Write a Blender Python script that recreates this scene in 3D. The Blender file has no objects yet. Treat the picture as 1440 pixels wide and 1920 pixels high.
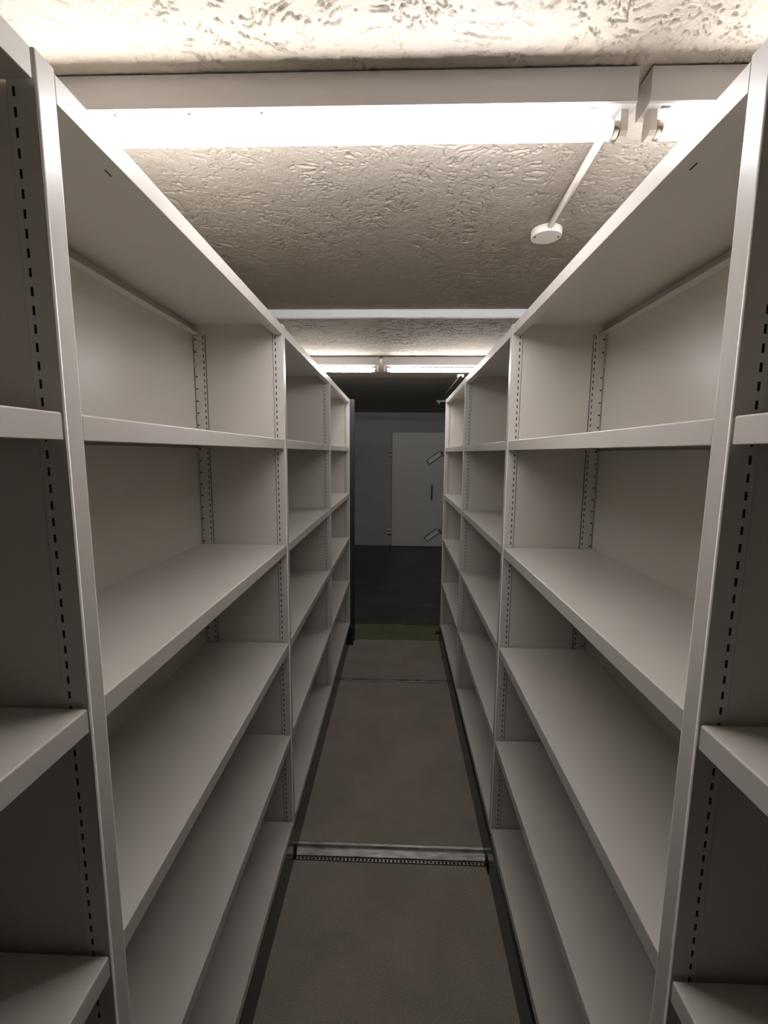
import bpy, bmesh, math, random
import numpy as np
from mathutils import Matrix, Vector

random.seed(7)
scene = bpy.context.scene
COL = scene.collection

# ------------------------------------------------------------------ camera, world, exposure
CAM_Z = 1.97
cam_data = bpy.data.cameras.new('camera')
cam = bpy.data.objects.new('camera', cam_data)
COL.objects.link(cam)
cam_data.sensor_fit = 'VERTICAL'
cam_data.sensor_height = 36.0
cam_data.lens = 828.265 / 1920.0 * 36.0
cam_data.clip_start = 0.02
cam_data.clip_end = 60
_r = Vector((0.99947186, 0.03153825, 0.00783225))
_u = Vector((-0.01194490, 0.13240624, 0.99112356))
_f = Vector((-0.03022126, 0.99069366, -0.13271303))
cam.matrix_world = Matrix(((_r.x, _u.x, -_f.x, 0), (_r.y, _u.y, -_f.y, 0),
                           (_r.z, _u.z, -_f.z, CAM_Z), (0, 0, 0, 1)))
scene.camera = cam

world = bpy.data.worlds.new('world')
scene.world = world
world.use_nodes = True
world.node_tree.nodes['Background'].inputs[0].default_value = (0.0, 0.0, 0.0, 1)
world.node_tree.nodes['Background'].inputs[1].default_value = 0.0

vs = scene.view_settings
vs.view_transform = 'Standard'
vs.look = 'None'
vs.exposure = 0.9
vs.gamma = 1.0
vs.use_curve_mapping = False
scene.cycles.max_bounces = 8
scene.cycles.diffuse_bounces = 7

TUBE_POWER = 30.0          # radiance of the fluorescent tubes
TUBE_COLOR = (0.985, 0.965, 0.985)

# ------------------------------------------------------------------ materials
def mat(name, color, rough=0.5, metal=0.0, spec=0.5, coat=0.0):
    m = bpy.data.materials.new(name)
    m.use_nodes = True
    b = m.node_tree.nodes['Principled BSDF']
    b.inputs['Base Color'].default_value = (*color, 1)
    b.inputs['Roughness'].default_value = rough
    b.inputs['Metallic'].default_value = metal
    b.inputs['Specular IOR Level'].default_value = spec
    b.inputs['Coat Weight'].default_value = coat
    return m

def nodes(m):
    nt = m.node_tree
    return nt, nt.nodes['Principled BSDF'], nt.nodes, nt.links

def tex_coord(N):
    return N.new('ShaderNodeTexCoord').outputs['Object']

def noise(N, L, vec, scale, detail=3.0, rough=0.55, dist=0.0):
    n = N.new('ShaderNodeTexNoise')
    n.inputs['Scale'].default_value = scale
    n.inputs['Detail'].default_value = detail
    n.inputs['Roughness'].default_value = rough
    n.inputs['Distortion'].default_value = dist
    L.new(vec, n.inputs['Vector'])
    return n.outputs['Fac']

def ramp(N, L, fac, stops):
    r = N.new('ShaderNodeValToRGB')
    while len(r.color_ramp.elements) < len(stops):
        r.color_ramp.elements.new(0.5)
    for e, (p, c) in zip(r.color_ramp.elements, stops):
        e.position = p
        e.color = (*c, 1) if len(c) == 3 else c
    L.new(fac, r.inputs['Fac'])
    return r.outputs['Color']

def math_node(N, L, op, a, b=None):
    n = N.new('ShaderNodeMath')
    n.operation = op
    for i, v in enumerate((a, b)):
        if v is None:
            continue
        if isinstance(v, (int, float)):
            n.inputs[i].default_value = v
        else:
            L.new(v, n.inputs[i])
    return n.outputs[0]

def bump(N, L, height, strength, distance, bsdf):
    b = N.new('ShaderNodeBump')
    b.inputs['Strength'].default_value = strength
    b.inputs['Distance'].default_value = distance
    L.new(height, b.inputs['Height'])
    L.new(b.outputs['Normal'], bsdf.inputs['Normal'])

# grey beige powder coat
M_COAT = mat('powder_coat', (0.67, 0.63, 0.58), 0.30)
nt, bs, N, L = nodes(M_COAT)
v = tex_coord(N)
L.new(ramp(N, L, noise(N, L, v, 2.2, 2), [(0.3, (0.615, 0.582, 0.532)), (0.7, (0.645, 0.612, 0.562))]), bs.inputs['Base Color'])
bump(N, L, noise(N, L, v, 900, 1), 0.03, 0.0005, bs)

# stippled ceiling plaster
M_CEIL = mat('ceiling_plaster', (0.8, 0.74, 0.66), 0.85, spec=0.25)
nt, bs, N, L = nodes(M_CEIL)
v = tex_coord(N)
L.new(ramp(N, L, noise(N, L, v, 0.9, 3), [(0.35, (0.365, 0.327, 0.28)), (0.65, (0.365, 0.318, 0.25))]), bs.inputs['Base Color'])
fine = noise(N, L, v, 120, 3, 0.6, 0.6)
bump(N, L, fine, 0.6, 0.003, bs)

M_FIX = mat('fixture_enamel', (0.56, 0.53, 0.525), 0.35)
M_HOLD = mat('lampholder_plastic', (0.72, 0.67, 0.62), 0.45)
M_CAP = mat('lamp_cap_metal', (0.62, 0.55, 0.48), 0.3, metal=1.0)
M_INK = mat('dark_print', (0.008, 0.008, 0.008), 0.7, spec=0.1)
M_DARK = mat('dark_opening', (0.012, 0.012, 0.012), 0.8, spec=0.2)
M_TRUNK = mat('trunking_plastic', (0.88, 0.90, 0.87), 0.4)
M_PLASTIC = mat('cream_plastic', (0.80, 0.745, 0.66), 0.45)

M_TUBE = bpy.data.materials.new('lit_tube')
M_TUBE.use_nodes = True
nt = M_TUBE.node_tree
for n in list(nt.nodes):
    nt.nodes.remove(n)
em = nt.nodes.new('ShaderNodeEmission')
em.inputs['Color'].default_value = (*TUBE_COLOR, 1)
em.inputs['Strength'].default_value = TUBE_POWER
out = nt.nodes.new('ShaderNodeOutputMaterial')
nt.links.new(em.outputs[0], out.inputs['Surface'])

M_TUBE_END = bpy.data.materials.new('tube_end_glass')     # the dimmer last centimetres of a tube
M_TUBE_END.use_nodes = True
bs = M_TUBE_END.node_tree.nodes['Principled BSDF']
bs.inputs['Base Color'].default_value = (0.85, 0.83, 0.86, 1)
bs.inputs['Emission Color'].default_value = (*TUBE_COLOR, 1)
bs.inputs['Emission Strength'].default_value = 0.35

# grey brown deck board with fine flecks
M_BOARD = mat('deck_board', (0.25, 0.22, 0.19), 0.62, spec=0.3)
nt, bs, N, L = nodes(M_BOARD)
v = tex_coord(N)
base = ramp(N, L, noise(N, L, v, 170, 3, 0.7), [(0.3, (0.222, 0.193, 0.163)), (0.5, (0.29, 0.256, 0.217)), (0.72, (0.385, 0.342, 0.292))])
blot = ramp(N, L, noise(N, L, v, 3.0, 4, 0.6, 0.6), [(0.35, (0.88, 0.86, 0.84)), (0.65, (1.06, 1.05, 1.04))])
mx = N.new('ShaderNodeMix'); mx.data_type = 'RGBA'; mx.blend_type = 'MULTIPLY'
mx.inputs[0].default_value = 1.0
L.new(base, mx.inputs[6]); L.new(blot, mx.inputs[7])
vor = N.new('ShaderNodeTexVoronoi'); vor.inputs['Scale'].default_value = 26
L.new(v, vor.inputs['Vector'])
spot = ramp(N, L, vor.outputs['Distance'], [(0.035, (0.25, 0.23, 0.21)), (0.075, (1, 1, 1))])
mx2 = N.new('ShaderNodeMix'); mx2.data_type = 'RGBA'; mx2.blend_type = 'MULTIPLY'
mx2.inputs[0].default_value = 0.8
L.new(mx.outputs[2], mx2.inputs[6]); L.new(spot, mx2.inputs[7])
L.new(mx2.outputs[2], bs.inputs['Base Color'])

# worn galvanised rail
M_STEEL = mat('rail_steel', (0.45, 0.43, 0.40), 0.45, metal=0.6)
nt, bs, N, L = nodes(M_STEEL)
v = tex_coord(N)
mp = N.new('ShaderNodeMapping'); mp.inputs['Scale'].default_value = (1.0, 6.0, 1.0)
L.new(v, mp.inputs['Vector'])
L.new(ramp(N, L, noise(N, L, mp.outputs['Vector'], 9, 4, 0.65), [(0.35, (0.24, 0.22, 0.20)), (0.62, (0.52, 0.50, 0.47))]), bs.inputs['Base Color'])
M_CHAIN = mat('oiled_chain', (0.26, 0.235, 0.20), 0.38, metal=0.7)
M_BLACK = mat('black_plinth_coat', (0.010, 0.010, 0.011), 0.22, spec=0.4)
M_RUBBER = mat('black_rubber', (0.02, 0.02, 0.02), 0.55)
M_SEAL = mat('seal_profile', (0.035, 0.034, 0.036), 0.5)

M_GREEN = mat('green_floor_paint', (0.105, 0.135, 0.055), 0.5)
nt, bs, N, L = nodes(M_GREEN)
v = tex_coord(N)
L.new(ramp(N, L, noise(N, L, v, 5, 4, 0.6), [(0.3, (0.115, 0.13, 0.065)), (0.7, (0.15, 0.17, 0.085))]), bs.inputs['Base Color'])

# dark green worn concrete paint with pale scuffs
M_FLOOR = mat('dark_floor_paint', (0.03, 0.035, 0.028), 0.45)
nt, bs, N, L = nodes(M_FLOOR)
v = tex_coord(N)
base = ramp(N, L, noise(N, L, v, 1.6, 4, 0.6, 0.3), [(0.3, (0.030, 0.034, 0.030)), (0.7, (0.052, 0.058, 0.046))])
mp = N.new('ShaderNodeMapping'); mp.inputs['Scale'].default_value = (1.0, 1.6, 1.0)
L.new(v, mp.inputs['Vector'])
sc = ramp(N, L, noise(N, L, mp.outputs['Vector'], 3.1, 5, 0.7, 0.8), [(0.59, (0, 0, 0)), (0.70, (0.75, 0.75, 0.75))])
mx = N.new('ShaderNodeMix'); mx.data_type = 'RGBA'
L.new(sc, mx.inputs[0]); L.new(base, mx.inputs[6])
mx.inputs[7].default_value = (0.16, 0.17, 0.14, 1)
L.new(mx.outputs[2], bs.inputs['Base Color'])

M_WALL = mat('grey_wall_paint', (0.40, 0.41, 0.42), 0.7)
nt, bs, N, L = nodes(M_WALL)
v = tex_coord(N)
L.new(ramp(N, L, noise(N, L, v, 1.5, 4, 0.6), [(0.3, (0.37, 0.38, 0.39)), (0.7, (0.44, 0.45, 0.455))]), bs.inputs['Base Color'])
bump(N, L, noise(N, L, v, 60, 3), 0.2, 0.003, bs)
M_DOOR = mat('door_paint', (0.62, 0.60, 0.54), 0.42)
M_DOORHW = mat('door_hardware', (0.62, 0.61, 0.57), 0.4)
M_LEVER = mat('lever_paint', (0.78, 0.77, 0.70), 0.4)
M_DARKHW = mat('dark_hardware', (0.05, 0.05, 0.045), 0.5)

# ------------------------------------------------------------------ mesh helpers
def link(name, me, parent=None, m=None, loc=(0, 0, 0), rot=(0, 0, 0)):
    o = bpy.data.objects.new(name, me)
    COL.objects.link(o)
    if m is not None and not me.materials:
        me.materials.append(m)
    o.location = loc
    o.rotation_euler = rot
    if parent is not None:
        o.parent = parent
    return o

def empty(name, loc=(0, 0, 0), rotz=0.0):
    o = bpy.data.objects.new(name, None)
    COL.objects.link(o)
    o.empty_display_size = 0.1
    o.location = loc
    o.rotation_euler = (0, 0, rotz)
    return o

def tag(o, label=None, cat=None, group=None, kind=None):
    if label: o['label'] = label
    if cat: o['category'] = cat
    if group: o['group'] = group
    if kind: o['kind'] = kind
    return o

def from_faces(name, verts, faces, smooth=False):
    me = bpy.data.meshes.new(name)
    me.from_pydata([tuple(v) for v in verts], [], faces)
    me.validate()
    bm = bmesh.new(); bm.from_mesh(me)
    bmesh.ops.recalc_face_normals(bm, faces=bm.faces)
    bm.to_mesh(me); bm.free()
    if smooth:
        for p in me.polygons: p.use_smooth = True
    return me

def box_me(name, x0, x1, y0, y1, z0, z1, bevel=0.0, seg=2):
    bm = bmesh.new()
    bmesh.ops.create_cube(bm, size=1.0)
    bmesh.ops.scale(bm, vec=(x1 - x0, y1 - y0, z1 - z0), verts=bm.verts)
    bmesh.ops.translate(bm, vec=((x0 + x1) / 2, (y0 + y1) / 2, (z0 + z1) / 2), verts=bm.verts)
    if bevel:
        bmesh.ops.bevel(bm, geom=bm.edges[:], offset=bevel, segments=seg, profile=0.5, affect='EDGES')
    me = bpy.data.meshes.new(name)
    bm.to_mesh(me); bm.free()
    return me

def prism_me(name, prof, axis, a0, a1):
    """closed 2D profile extruded along an axis ('x': prof is (y,z); 'y': (x,z); 'z': (x,y))"""
    def P(p, a):
        return (a, p[0], p[1]) if axis == 'x' else (p[0], a, p[1]) if axis == 'y' else (p[0], p[1], a)
    n = len(prof)
    vs_ = [P(p, a0) for p in prof] + [P(p, a1) for p in prof]
    fs = [(i, (i + 1) % n, n + (i + 1) % n, n + i) for i in range(n)]
    fs += [tuple(range(n)), tuple(range(2 * n - 1, n - 1, -1))]
    return from_faces(name, vs_, fs)

def cyl_me(name, r, axis, a0, a1, c=(0, 0), seg=24, bevel=0.0, smooth=True):
    prof = [(c[0] + r * math.cos(2 * math.pi * i / seg), c[1] + r * math.sin(2 * math.pi * i / seg)) for i in range(seg)]
    me = prism_me(name, prof, axis, a0, a1)
    if bevel:
        bm = bmesh.new(); bm.from_mesh(me)
        es = [e for e in bm.edges if any(len(f.verts) == seg for f in e.link_faces)]
        bmesh.ops.bevel(bm, geom=es, offset=bevel, segments=2, profile=0.5, affect='EDGES')
        bm.to_mesh(me); bm.free()
    if smooth:
        for p in me.polygons:
            p.use_smooth = len(p.vertices) == 4
    return me

def sweep_me(name, pts, r, seg=10):
    """round bar through 3D points"""
    pts = [Vector(p) for p in pts]
    vs_, fs = [], []
    for i, p in enumerate(pts):
        t = (pts[min(i + 1, len(pts) - 1)] - pts[max(i - 1, 0)]).normalized()
        a = t.orthogonal().normalized() if i == 0 else (a - a.dot(t) * t).normalized()
        b = t.cross(a)
        for k in range(seg):
            an = 2 * math.pi * k / seg
            vs_.append(p + r * (math.cos(an) * a + math.sin(an) * b))
    for i in range(len(pts) - 1):
        for k in range(seg):
            fs.append((i * seg + k, i * seg + (k + 1) % seg, (i + 1) * seg + (k + 1) % seg, (i + 1) * seg + k))
    fs += [tuple(range(seg)), tuple(range(len(vs_) - 1, len(vs_) - 1 - seg, -1))]
    return from_faces(name, vs_, fs, True)

# ------------------------------------------------------------------ the room
CEIL = 2.81
FZ = -0.02                     # concrete floor; the deck surface is z = 0
WALL_Y = 9.41
RX0, RX1, RY0 = -3.2, 3.2, -4.0

ceiling = tag(link('ceiling', box_me('ceiling', RX0 - .2, RX1 + .2, RY0 - .2, WALL_Y + .2, CEIL + 0.0095, CEIL + 0.2), m=M_CEIL), 'rough stippled cream plaster ceiling', kind='structure')

# trowelled plaster relief over the aisle: grooves and pits are real depth
_rng = np.random.default_rng(11)
_lat = _rng.random((256, 256))
def vnoise(x, y, f):
    x, y = x * f + 40.0, y * f + 40.0
    xi, yi = np.floor(x).astype(int), np.floor(y).astype(int)
    a, b = x - xi, y - yi
    a, b = a * a * a * (a * (a * 6 - 15) + 10), b * b * b * (b * (b * 6 - 15) + 10)
    g = lambda i, j: _lat[(xi + i) % 256, (yi + j) % 256]
    return (g(0, 0) * (1 - a) + g(1, 0) * a) * (1 - b) + (g(0, 1) * (1 - a) + g(1, 1) * a) * b

def sstep(v, e0, e1):
    t = np.clip((v - e0) / (e1 - e0), 0, 1)
    return t * t * (3 - 2 * t)

def relief(X, Y):
    wx = vnoise(X, Y, 9) * 0.10 + vnoise(X + 7, Y, 23) * 0.03
    wy = vnoise(X, Y + 5, 9) * 0.10 + vnoise(X, Y + 9, 23) * 0.03
    U, V = X + wx, Y * 1.35 + wy
    n = 0.58 * vnoise(U, V, 44) + 0.42 * vnoise(U + 3, V + 1, 93)
    groove = 1 - sstep(np.abs(n - 0.5), 0.015, 0.075)
    broken = sstep(vnoise(X + 2, Y + 4, 52), 0.30, 0.56)
    m = 0.60 * vnoise(X + 11, Y + 3, 3.1) + 0.40 * vnoise(X, Y + 13, 8.0)
    patch = 0.36 + 0.64 * sstep(m, 0.38, 0.58)
    soft = 0.5 * vnoise(X, Y, 17) + 0.3 * vnoise(X, Y, 41) + 0.2 * vnoise(X, Y, 97)
    return 0.0044 * groove * broken * patch + 0.0030 * soft

def plaster(x0, x1, y0, y1, step):
    nx, ny = int((x1 - x0) / step) + 1, int((y1 - y0) / step) + 1
    X, Y = np.meshgrid(np.linspace(x0, x1, nx), np.linspace(y0, y1, ny))
    co = np.stack([X, Y, CEIL - 0.0006 + relief(X, Y)], -1).reshape(-1, 3)
    i = np.arange(nx * ny).reshape(ny, nx)
    q = np.stack([i[:-1, :-1], i[1:, :-1], i[1:, 1:], i[:-1, 1:]], -1).reshape(-1, 4)
    me = bpy.data.meshes.new('plaster_relief')
    me.vertices.add(len(co)); me.vertices.foreach_set('co', co.ravel())
    me.loops.add(q.size); me.loops.foreach_set('vertex_index', q.ravel())
    me.polygons.add(len(q))
    me.polygons.foreach_set('loop_start', np.arange(0, q.size, 4))
    me.polygons.foreach_set('use_smooth', np.ones(len(q), dtype=bool))
    me.update(calc_edges=True)
    tag(link('plaster_relief', me, ceiling, M_CEIL), kind='stuff')
plaster(-0.95, 0.95, 0.72, 2.75, 0.0030)
plaster(-1.05, 1.05, 2.75, 5.2, 0.0055)
floor = tag(link('floor', box_me('floor', RX0 - .2, RX1 + .2, RY0 - .2, WALL_Y + .2, FZ - 0.2, FZ), m=M_FLOOR), 'dark green painted concrete floor with pale scuffs', kind='structure')
tag(link('wall_back', box_me('wall_back', RX0 - .2, RX1 + .2, WALL_Y, WALL_Y + 0.2, FZ, CEIL), m=M_WALL), 'grey painted end wall around the steel door', kind='structure')
tag(link('wall_front', box_me('wall_front', RX0 - .2, RX1 + .2, RY0 - 0.2, RY0, FZ, CEIL), m=M_WALL), 'grey painted wall facing the steel door', kind='structure')
tag(link('wall_left', box_me('wall_left', RX0 - 0.2, RX0, RY0, WALL_Y, FZ, CEIL), m=M_WALL), 'grey painted side wall behind the sealed shelving row', kind='structure')
tag(link('wall_right', box_me('wall_right', RX1, RX1 + 0.2, RY0, WALL_Y, FZ, CEIL), m=M_WALL), 'grey painted side wall behind the other shelving row', kind='structure')

# deck boards between the rails, and the green ramp
DX = 1.15
for y0, y1 in ((-2.3, 1.896), (2.003, 3.603), (3.664, 4.474)):
    link('deck_board', box_me('deck_board', -DX, DX, y0, y1, FZ, 0.0, 0.0015, 1), floor, M_BOARD)
link('ramp', prism_me('ramp', [(4.476, FZ), (4.476, -0.001), (4.94, FZ + 0.004), (4.946, FZ)], 'x', -DX, DX), floor, M_GREEN)

# steel door at the end of the room
DY = WALL_Y - 0.12
door = tag(link('door_1', box_me('door_1', -0.122, 1.09, DY, WALL_Y, FZ + 0.012, 2.395, 0.008, 2), m=M_DOOR), 'heavy grey steel door with diagonal lever handles', kind='structure')
link('threshold', box_me('threshold', -0.16, 1.12, DY + 0.03, WALL_Y, FZ, FZ + 0.012), door, M_DARKHW)
for zc in (1.966, 0.305):
    for k in (0.036, -0.036):
        link('hinge', cyl_me('hinge', 0.030, 'x', -0.215, -0.124, (DY + 0.055, zc + k), 16, 0.004), door, M_DOORHW)
    link('hinge_pin', cyl_me('hinge_pin', 0.014, 'z', zc - 0.07, zc + 0.07, (-0.17, DY + 0.055), 10), door, M_DARKHW)
for (ax, az), (bx_, bz) in (((0.625, 1.785), (0.875, 1.968)), ((0.612, 0.16), (0.868, 0.35))):
    ln = math.hypot(bx_ - ax, bz - az)
    ang = math.atan2(bz - az, bx_ - ax)
    lev = link('lever_handle', box_me('lever_handle', 0, ln, -0.075, -0.045, -0.043, 0.043, 0.006, 2), door, M_LEVER, (ax, DY, az), (0, -ang, 0))
    link('lever_frame', box_me('lever_frame', -0.012, ln + 0.012, -0.045, -0.030, -0.056, 0.056, 0.003, 1), lev, M_DARKHW)
    link('pivot_boss', cyl_me('pivot_boss', 0.06, 'y', -0.05, 0.0, (ln + 0.055, 0.01), 20, 0.004), lev, M_DOORHW)
    link('pivot_bolt', cyl_me('pivot_bolt', 0.028, 'y', -0.085, 0.0, (ln + 0.025, -0.005), 14), lev, M_DARKHW)
    link('cam_roller', cyl_me('cam_roller', 0.018, 'y', -0.06, 0.0, (ln + 0.02, -0.075), 12), lev, M_DARKHW)
link('pull_handle', sweep_me('pull_handle', [(0.715, DY, 1.295), (0.715, DY - 0.05, 1.29), (0.715, DY - 0.062, 1.27), (0.712, DY - 0.062, 1.04), (0.712, DY - 0.05, 1.02), (0.712, DY, 1.015)], 0.015), door, M_DARKHW)

# ------------------------------------------------------------------ rails in the deck
def rail_me(y0, y1, g0, g1):
    z = 0.0012
    prof = [(y0, FZ), (y0, z), (g0, z), (g0 + 0.002, -0.011), (g1 - 0.002, -0.011), (g1, z), (y1, z), (y1, FZ)]
    return prism_me('rail', prof, 'x', -DX, DX)

rail = empty('floor_rail', (0, 1.95, FZ))
tag(rail, 'worn steel floor rail with a drive chain beside it, crossing the aisle', 'rail', 'floor rails')
link('rail_channel', rail_me(1.923, 1.999, 1.954, 1.985), rail, M_STEEL, (0, -1.95, -FZ))
link('chain_trough', box_me('chain_trough', -DX, DX, 1.8985, 1.9215, FZ, FZ + 0.004), rail, M_DARK, (0, -1.95, -FZ))
cv, cf = [], []
def add_box(x0, x1, y0, y1, z0, z1):
    i = len(cv)
    cv.extend([(x0, y0, z0), (x1, y0, z0), (x1, y1, z0), (x0, y1, z0), (x0, y0, z1), (x1, y0, z1), (x1, y1, z1), (x0, y1, z1)])
    cf.extend([tuple(i + k for k in f) for f in ((0, 1, 2, 3), (4, 5, 6, 7), (0, 1, 5, 4), (1, 2, 6, 5), (2, 3, 7, 6), (3, 0, 4, 7))])
pitch = 0.0185
k = 0
x = -0.62
while x < 0.62:
    w = 0.0 if k % 2 else 0.0018
    add_box(x - 0.002, x + pitch + 0.002, 1.9025 + w, 1.9042 + w, -0.011, -0.0025)
    add_box(x - 0.002, x + pitch + 0.002, 1.9160 - w, 1.9177 - w, -0.011, -0.0025)
    add_box(x - 0.0035, x + 0.0035, 1.9055, 1.9147, -0.0105, -0.003)
    x += pitch
    k += 1
tag(link('drive_chain', from_faces('drive_chain', cv, cf), rail, M_CHAIN, (0, -1.95, -FZ)), 'oily black drive chain', kind='stuff')
rail2 = empty('floor_rail', (0, 3.63, FZ))
tag(rail2, 'narrow steel floor rail near the green ramp, no chain in sight', 'rail', 'floor rails')
link('rail_channel', rail_me(3.606, 3.661, 3.618, 3.650), rail2, M_STEEL, (0, -3.63, -FZ))

# ------------------------------------------------------------------ mobile shelving rows
LEN, W0, Y1 = 1.25, 0.035, 0.6344           # bay pitch, post width, first post in view
DEPTH = 0.374
POST_Z0, POST_Z1 = 0.188, 2.4895
LEVELS = [2.4868, 2.0239, 1.5694, 1.1185, 0.669, 0.2196]
LIP = 0.039
GAP_NEAR, GAP_FAR = 0.0015, 0.0065
SLOT0, SLOTP, SLOTH, SLOTW = 0.2075, 0.025, 0.0125, 0.0042

def post_me(name, u0, u1, slot_u, front_round, notch=False):
    """hollow folded sheet post: rounded aisle face, slotted flanks; u = depth, y = across"""
    hw = W0 / 2
    r = 0.0026
    V, F = [], []
    def q(*pts):
        i = len(V); V.extend(pts); F.append(tuple(range(i, i + len(pts))))
    if front_round:
        prof = []
        for c, a0 in (((u0 + r, hw - r), 90), ((u0 + r, -hw + r), 180)):
            for s in range(6):
                a = math.radians(a0 + 90 * s / 5)
                prof.append((c[0] + r * math.cos(a), c[1] + r * math.sin(a)))
    else:
        prof = [(u0 + r, hw), (u0 + r, -hw)]
    us = u0 + r
    for (a, b) in zip(prof, prof[1:]):
        q((a[0], a[1], POST_Z0), (b[0], b[1], POST_Z0), (b[0], b[1], POST_Z1), (a[0], a[1], POST_Z1))
    s0, s1 = slot_u - SLOTW / 2, slot_u + SLOTW / 2
    zs = [SLOT0 + SLOTP * i for i in range(int((POST_Z1 - 0.012 - SLOT0) / SLOTP) + 1)]
    for y in (hw, -hw):
        q((us, y, POST_Z0), (s0, y, POST_Z0), (s0, y, POST_Z1), (us, y, POST_Z1))
        prev = POST_Z0
        for z in zs:
            q((s0, y, prev), (s1, y, prev), (s1, y, z), (s0, y, z))
            # slot walls give the sheet its thickness
            yi = y - math.copysign(0.0012, y)
            for (a, za), (b, zb) in (((s0, z), (s1, z)), ((s1, z), (s1, z + SLOTH)), ((s1, z + SLOTH), (s0, z + SLOTH)), ((s0, z + SLOTH), (s0, z))):
                q((a, y, za), (b, y, zb), (b, yi, zb), (a, yi, za))
            prev = z + SLOTH
        q((s0, y, prev), (s1, y, prev), (s1, y, POST_Z1), (s0, y, POST_Z1))
        if notch:
            n0 = u1 - 0.0105
            q((s1, y, POST_Z0), (n0, y, POST_Z0), (n0, y, POST_Z1), (s1, y, POST_Z1))
            prev = POST_Z0
            z = SLOT0 + 0.02
            while z < POST_Z1 - 0.03:
                q((n0, y, prev), (u1, y, prev), (u1, y, z), (n0, y, z))
                prev = z + 0.0048
                z += 0.05
            q((n0, y, prev), (u1, y, prev), (u1, y, POST_Z1), (n0, y, POST_Z1))
        else:
            q((s1, y, POST_Z0), (u1, y, POST_Z0), (u1, y, POST_Z1), (s1, y, POST_Z1))
    q((u1, hw, POST_Z0), (u1, -hw, POST_Z0), (u1, -hw, POST_Z1), (u1, hw, POST_Z1))
    for z in (POST_Z0, POST_Z1):
        ring = [(p[0], p[1], z) for p in prof] + [(u1, -hw, z), (u1, hw, z)]
        q(*ring)
    # near-black sheets behind the slots, painting in the shade of the hollow post
    slot_shade = len(F)
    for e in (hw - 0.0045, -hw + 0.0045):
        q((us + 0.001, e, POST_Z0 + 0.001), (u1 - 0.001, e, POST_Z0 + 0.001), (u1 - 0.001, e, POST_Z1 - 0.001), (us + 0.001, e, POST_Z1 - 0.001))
    me = bpy.data.meshes.new(name)
    me.from_pydata(V, [], F)
    bm = bmesh.new(); bm.from_mesh(me)
    bmesh.ops.remove_doubles(bm, verts=bm.verts, dist=1e-5)
    bm.to_mesh(me); bm.free()
    if front_round:
        for p in me.polygons:
            p.use_smooth = abs(p.normal.x) > 0.02 and abs(p.normal.y) > 0.02 and abs(p.normal.z) < 0.1
    me.materials.append(M_COAT)
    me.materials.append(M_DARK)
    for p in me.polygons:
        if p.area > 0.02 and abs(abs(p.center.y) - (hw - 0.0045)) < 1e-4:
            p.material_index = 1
    return me

def shelf_me(name, length):
    D = DEPTH + 0.0035
    r = 0.003
    fl = 0.035
    x0 = 0.0012
    prof = [(x0 + fl, -LIP), (x0 + 0.0008, -LIP), (x0, -LIP + 0.0008)]
    for s in range(5):
        a = math.radians(180 - 90 * s / 4)
        prof.append((x0 + r + r * math.cos(a), -r + r * math.sin(a)))
    i_top = len(prof)
    prof += [(D, 0), (D, -LIP), (D - fl, -LIP)]
    n = len(prof)
    V = [(p[0], -length / 2, p[1]) for p in prof] + [(p[0], length / 2, p[1]) for p in prof]
    F = [(i, i + 1, n + i + 1, n + i) for i in range(n - 1)]
    # end flanges share the profile's corners
    F.append(tuple(range(1, n - 1)))
    F.append(tuple(range(2 * n - 2, n, -1)))
    me = from_faces(name, V, F)
    me.materials.append(M_COAT)
    return me

ME_FRONT = post_me('front_post', 0.0, 0.042, 0.0325, True)
ME_REAR = post_me('rear_post', DEPTH - 0.047, DEPTH, DEPTH - 0.0385, False, True)
ME_SIDE = box_me('upright', 0.0447, DEPTH - 0.0493, -0.0145, 0.0145, POST_Z0 + 0.002, 2.452)
ME_SIDE.materials.append(M_COAT)
SH_LEN = LEN - W0 - GAP_NEAR - GAP_FAR
ME_SHELF = shelf_me('shelf', SH_LEN)
ME_BACK = box_me('back_panel', DEPTH + 0.004, DEPTH + 0.006, -LEN / 2 + 0.0015, LEN / 2 - 0.0015, 0.19, 2.484)
ME_BACK.materials.append(M_COAT)
ME_CLIP = box_me('panel_clip', DEPTH - 0.012, DEPTH + 0.0035, -0.0012, 0.0012, -0.0095, 0.0095, 0.0008, 1)
ME_CLIP.materials.append(M_FIX)
ME_SLIT = box_me('locking_slit', 0.0085, 0.0108, -0.009, 0.009, -0.0006, 0.0)
ME_SLIT.materials.append(M_DARK)
ME_DOT = cyl_me('flange_hole', 0.0028, 'z', -0.0006, 0.0, (0, 0), 10)
ME_DOT.materials.append(M_DARK)

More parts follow.
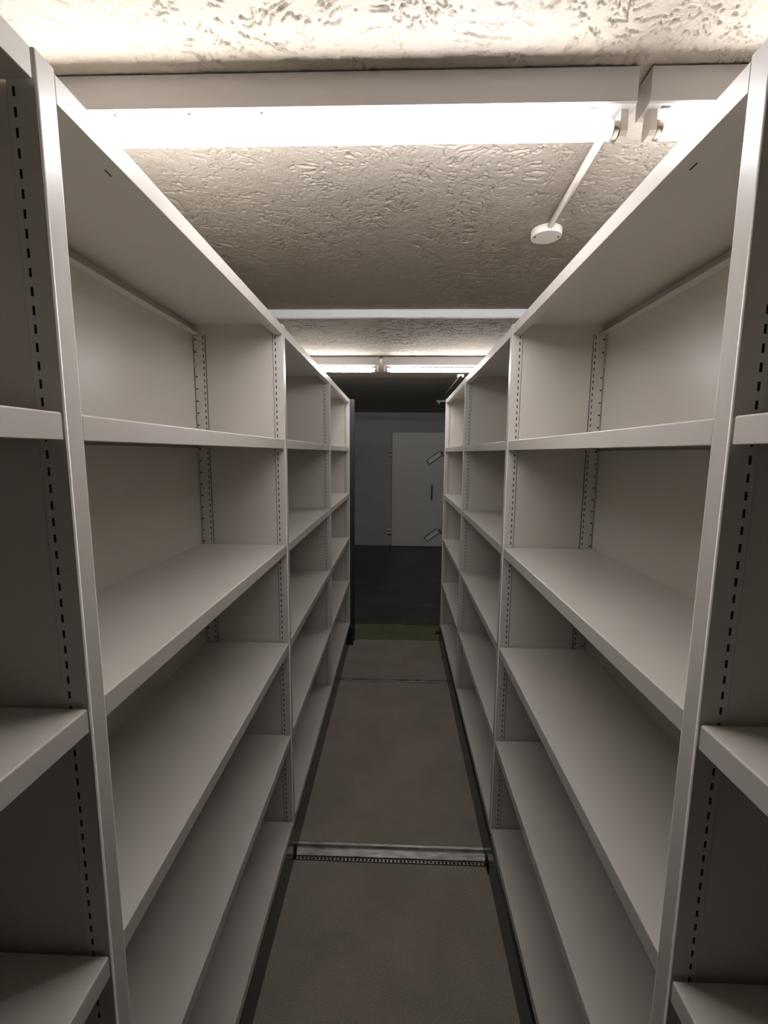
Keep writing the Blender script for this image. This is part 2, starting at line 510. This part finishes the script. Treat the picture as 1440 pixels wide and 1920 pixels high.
def shelving(loc, s, label, plinth_u):
    """s = +1: depth runs to +x; s = -1: the row is turned round and depth runs to -x"""
    root = empty('mobile_shelving', loc, 0.0 if s > 0 else math.pi)
    tag(root, label, 'shelving', 'mobile shelving rows')
    ups = [Y1 + LEN * k + W0 / 2 for k in range(-1, 4)]
    for k, yc in enumerate(ups):
        u = link('upright', ME_SIDE, root, None, (0, s * yc, 0))
        link('front_post', ME_FRONT, u)
        link('rear_post', ME_REAR, u)
        if k in (2, 3, 4):
            for zc in (2.327, 1.703, 0.93):
                link('panel_clip', ME_CLIP, u, None, (0, -s * (W0 / 2 + 0.0012), zc))
    for k in range(4):
        ym = (ups[k] + ups[k + 1]) / 2
        link('back_panel', ME_BACK, root, None, (0, s * ym, 0))
        for j, z in enumerate(LEVELS):
            sh = link('shelf', ME_SHELF, root, None, (0, s * (ym - (GAP_FAR - GAP_NEAR) / 2), z))
            if j == 0:
                link('locking_slit', ME_SLIT, sh, None, (0.020, -s * (SH_LEN / 2 - 0.152), -LIP))
                for uu in (0.024, DEPTH - 0.016):
                    link('flange_hole', ME_DOT, sh, None, (uu, s * (SH_LEN / 2 - 0.127), -LIP))
    ya, yb = sorted((s * (Y1 - LEN), s * (ups[-1] + W0 / 2)))
    link('plinth', box_me('plinth', plinth_u, DEPTH + 0.006, ya, yb, 0.004, 0.176, 0.002, 1), root, M_BLACK)
    link('gap_shade_fill', box_me('gap_shade_fill', plinth_u + 0.02, DEPTH, ya, yb, 0.1765, POST_Z0 - 0.0005), root, M_DARK)  # near-black fill: shade of the gap above the plinth, put into the colour
    return root

XL, XR = -0.4796, 0.4574
left = shelving((XL, 0, 0), -1, 'light grey steel mobile shelving row with a black seal strip on its far end', 0.0012)
right = shelving((XR, 0, 0), 1, 'light grey steel mobile shelving row under the ceiling junction box, with a small black buffer', -0.008)

# seal profile and end bracket on the far end of one row (root is turned by 180 degrees: local = -(world - loc))
def left_box(name, x0, x1, y0, y1, z0, z1, m, bev=0.0):
    return link(name, box_me(name, XL - x1, XL - x0, -y1, -y0, z0, z1, bev, 2), left, m)
left_box('seal_strip', -0.485, -0.434, 4.424, 4.452, 0.003, 2.488, M_SEAL, 0.006)
left_box('end_bracket', -0.476, -0.442, 4.32, 4.423, 0.003, 0.185, M_RUBBER, 0.003)
left_box('chain_opening', -0.4782, -0.4762, 1.893, 1.922, 0.004, 0.06, M_DARK)
# buffer, and a small black block on the plinth by the chain, other row
link('buffer', cyl_me('buffer', 0.019, 'x', -0.048, 0.0, (4.395, 0.128), 18, 0.004), right, M_RUBBER)
link('chain_block', box_me('chain_block', -0.011, -0.008, 1.855, 1.915, 0.003, 0.055, 0.001, 1), right, M_DARK)

# ------------------------------------------------------------------ fluorescent battens
TUBE_R = 0.019
def batten(x0, x1, y, label, marks=(), print_end=None):
    yc = y + 0.032
    zb = CEIL - 0.075
    zt = zb - 0.035
    root = empty('fluorescent_batten', ((x0 + x1) / 2, yc, CEIL))
    tag(root, label, 'ceiling light', 'fluorescent battens')
    off = Vector(root.location)
    def part(name, me, m, parent=root):
        return link(name, me, parent, m, -off if parent is root else (0, 0, 0))
    prof = [(y, CEIL - 0.004), (y, zb + 0.003), (y + 0.003, zb), (y + 0.061, zb), (y + 0.064, zb + 0.003), (y + 0.064, CEIL - 0.004)]
    part('housing', prism_me('housing', prof, 'x', x0, x1), M_FIX)
    part('mounting_strip', box_me('mounting_strip', x0 + 0.03, x1 - 0.03, y + 0.01, y + 0.054, CEIL - 0.0038, CEIL - 0.0002), M_DARK)
    for xe, d in ((x0, 1), (x1, -1)):
        a, b = sorted((xe + d * 0.010, xe + d * 0.026))
        hold = [(yc - 0.013, zb), (yc - 0.017, zt + 0.004), (yc - 0.017, zt - 0.010), (yc - 0.011, zt - 0.018),
                (yc + 0.011, zt - 0.018), (yc + 0.017, zt - 0.010), (yc + 0.017, zt + 0.004), (yc + 0.013, zb)]
        part('lampholder', prism_me('lampholder', hold, 'x', a, b), M_HOLD)
    t0, t1 = x0 + 0.027, x1 - 0.027
    tube = part('tube', cyl_me('tube', TUBE_R, 'x', t0 + 0.044, t1 - 0.044, (yc, zt), 28), M_TUBE)
    for a, b, c in ((t0 + 0.014, t0 + 0.044, t0), (t1 - 0.044, t1 - 0.014, t1 - 0.014)):
        link('tube_end', cyl_me('tube_end', TUBE_R, 'x', a, b, (yc, zt), 28), tube, M_TUBE_END)
        link('lamp_cap', cyl_me('lamp_cap', TUBE_R * 0.985, 'x', c, c + 0.014, (yc, zt), 28, 0.002), tube, M_CAP)
    for mx_ in marks:
        part('fixing_hole', cyl_me('fixing_hole', 0.004, 'z', zb - 0.0006, zb, (mx_, y + 0.013), 12), M_INK)
    if print_end is not None:
        for q_ in range(5):
            xx = print_end + q_ * 0.0042
            part('printed_mark', box_me('printed_mark', xx, xx + 0.0026, y + 0.010, y + 0.017, zb - 0.0004, zb), M_INK)
    return root

batten(-1.005, 0.515, 1.095, 'long lit fluorescent batten spanning the aisle overhead, the largest one', (-0.66, -0.487, -0.32), 0.418)
batten(0.543, 2.063, 1.095, 'lit fluorescent batten end cut off by the shelving row, beside the largest one', (), 0.575)
batten(-1.692, -0.172, 4.021, 'distant lit fluorescent batten on the side of the sealed shelving row')
batten(-0.146, 1.374, 4.021, 'distant lit fluorescent batten before the small white ceiling clip')

# ------------------------------------------------------------------ ceiling services
trunk = link('cable_trunking', prism_me('cable_trunking', [(2.742, CEIL), (2.742, CEIL - 0.043), (2.744, CEIL - 0.045), (2.765, CEIL - 0.045), (2.767, CEIL - 0.043), (2.767, CEIL)], 'x', -2.2, 2.2), m=M_TRUNK)
tag(trunk, 'white plastic cable trunking running straight across the ceiling', 'trunking')

jb = empty('junction_box', (0.551, 1.815, CEIL))
tag(jb, 'round cream junction box on the ceiling with two screws', 'junction box')
link('box_body', cyl_me('box_body', 0.056, 'z', -0.027, 0.0, (0, 0), 40, 0.003), jb, M_PLASTIC)
for sx in (-0.044, 0.044):
    link('screw', cyl_me('screw', 0.0035, 'z', -0.0285, -0.027, (sx, -0.006), 10), jb, M_INK)
cd = link('conduit', cyl_me('conduit', 0.0105, 'y', -0.60, 0.0, (0, 0), 18), m=M_PLASTIC, loc=(0.548, 1.765, CEIL - 0.0108), rot=(0, 0, -0.045))
tag(cd, 'cream conduit pipe leading from the junction box to the batten', 'conduit')

cb = empty('ceiling_clip', (0.661, 4.93, CEIL))
tag(cb, 'small white cable clip on the ceiling behind the distant battens', 'clip')
link('clip_base', prism_me('clip_base', [(-0.035, 0), (-0.035, -0.03), (-0.018, -0.03), (-0.010, -0.016), (0.010, -0.016), (0.018, -0.03), (0.035, -0.03), (0.035, 0)], 'y', -0.03, 0.03), cb, M_TRUNK)
cb2 = link('thin_cable', cyl_me('thin_cable', 0.0035, 'y', 4.97, 7.24, (0.662, CEIL - 0.0037), 10), m=M_PLASTIC)
tag(cb2, 'thin cable along the dark ceiling towards the steel door', 'cable')
fx = empty('ceiling_bracket', (0.72, 7.30, CEIL))
tag(fx, 'pale bracket on the dark ceiling above the steel door', 'bracket')
link('bracket_plate', box_me('bracket_plate', -0.11, 0.11, -0.03, 0.03, -0.022, 0.0, 0.004, 2), fx, M_TRUNK)
link('bracket_arm', cyl_me('bracket_arm', 0.014, 'z', -0.05, -0.021, (-0.075, 0), 12), fx, M_TRUNK)
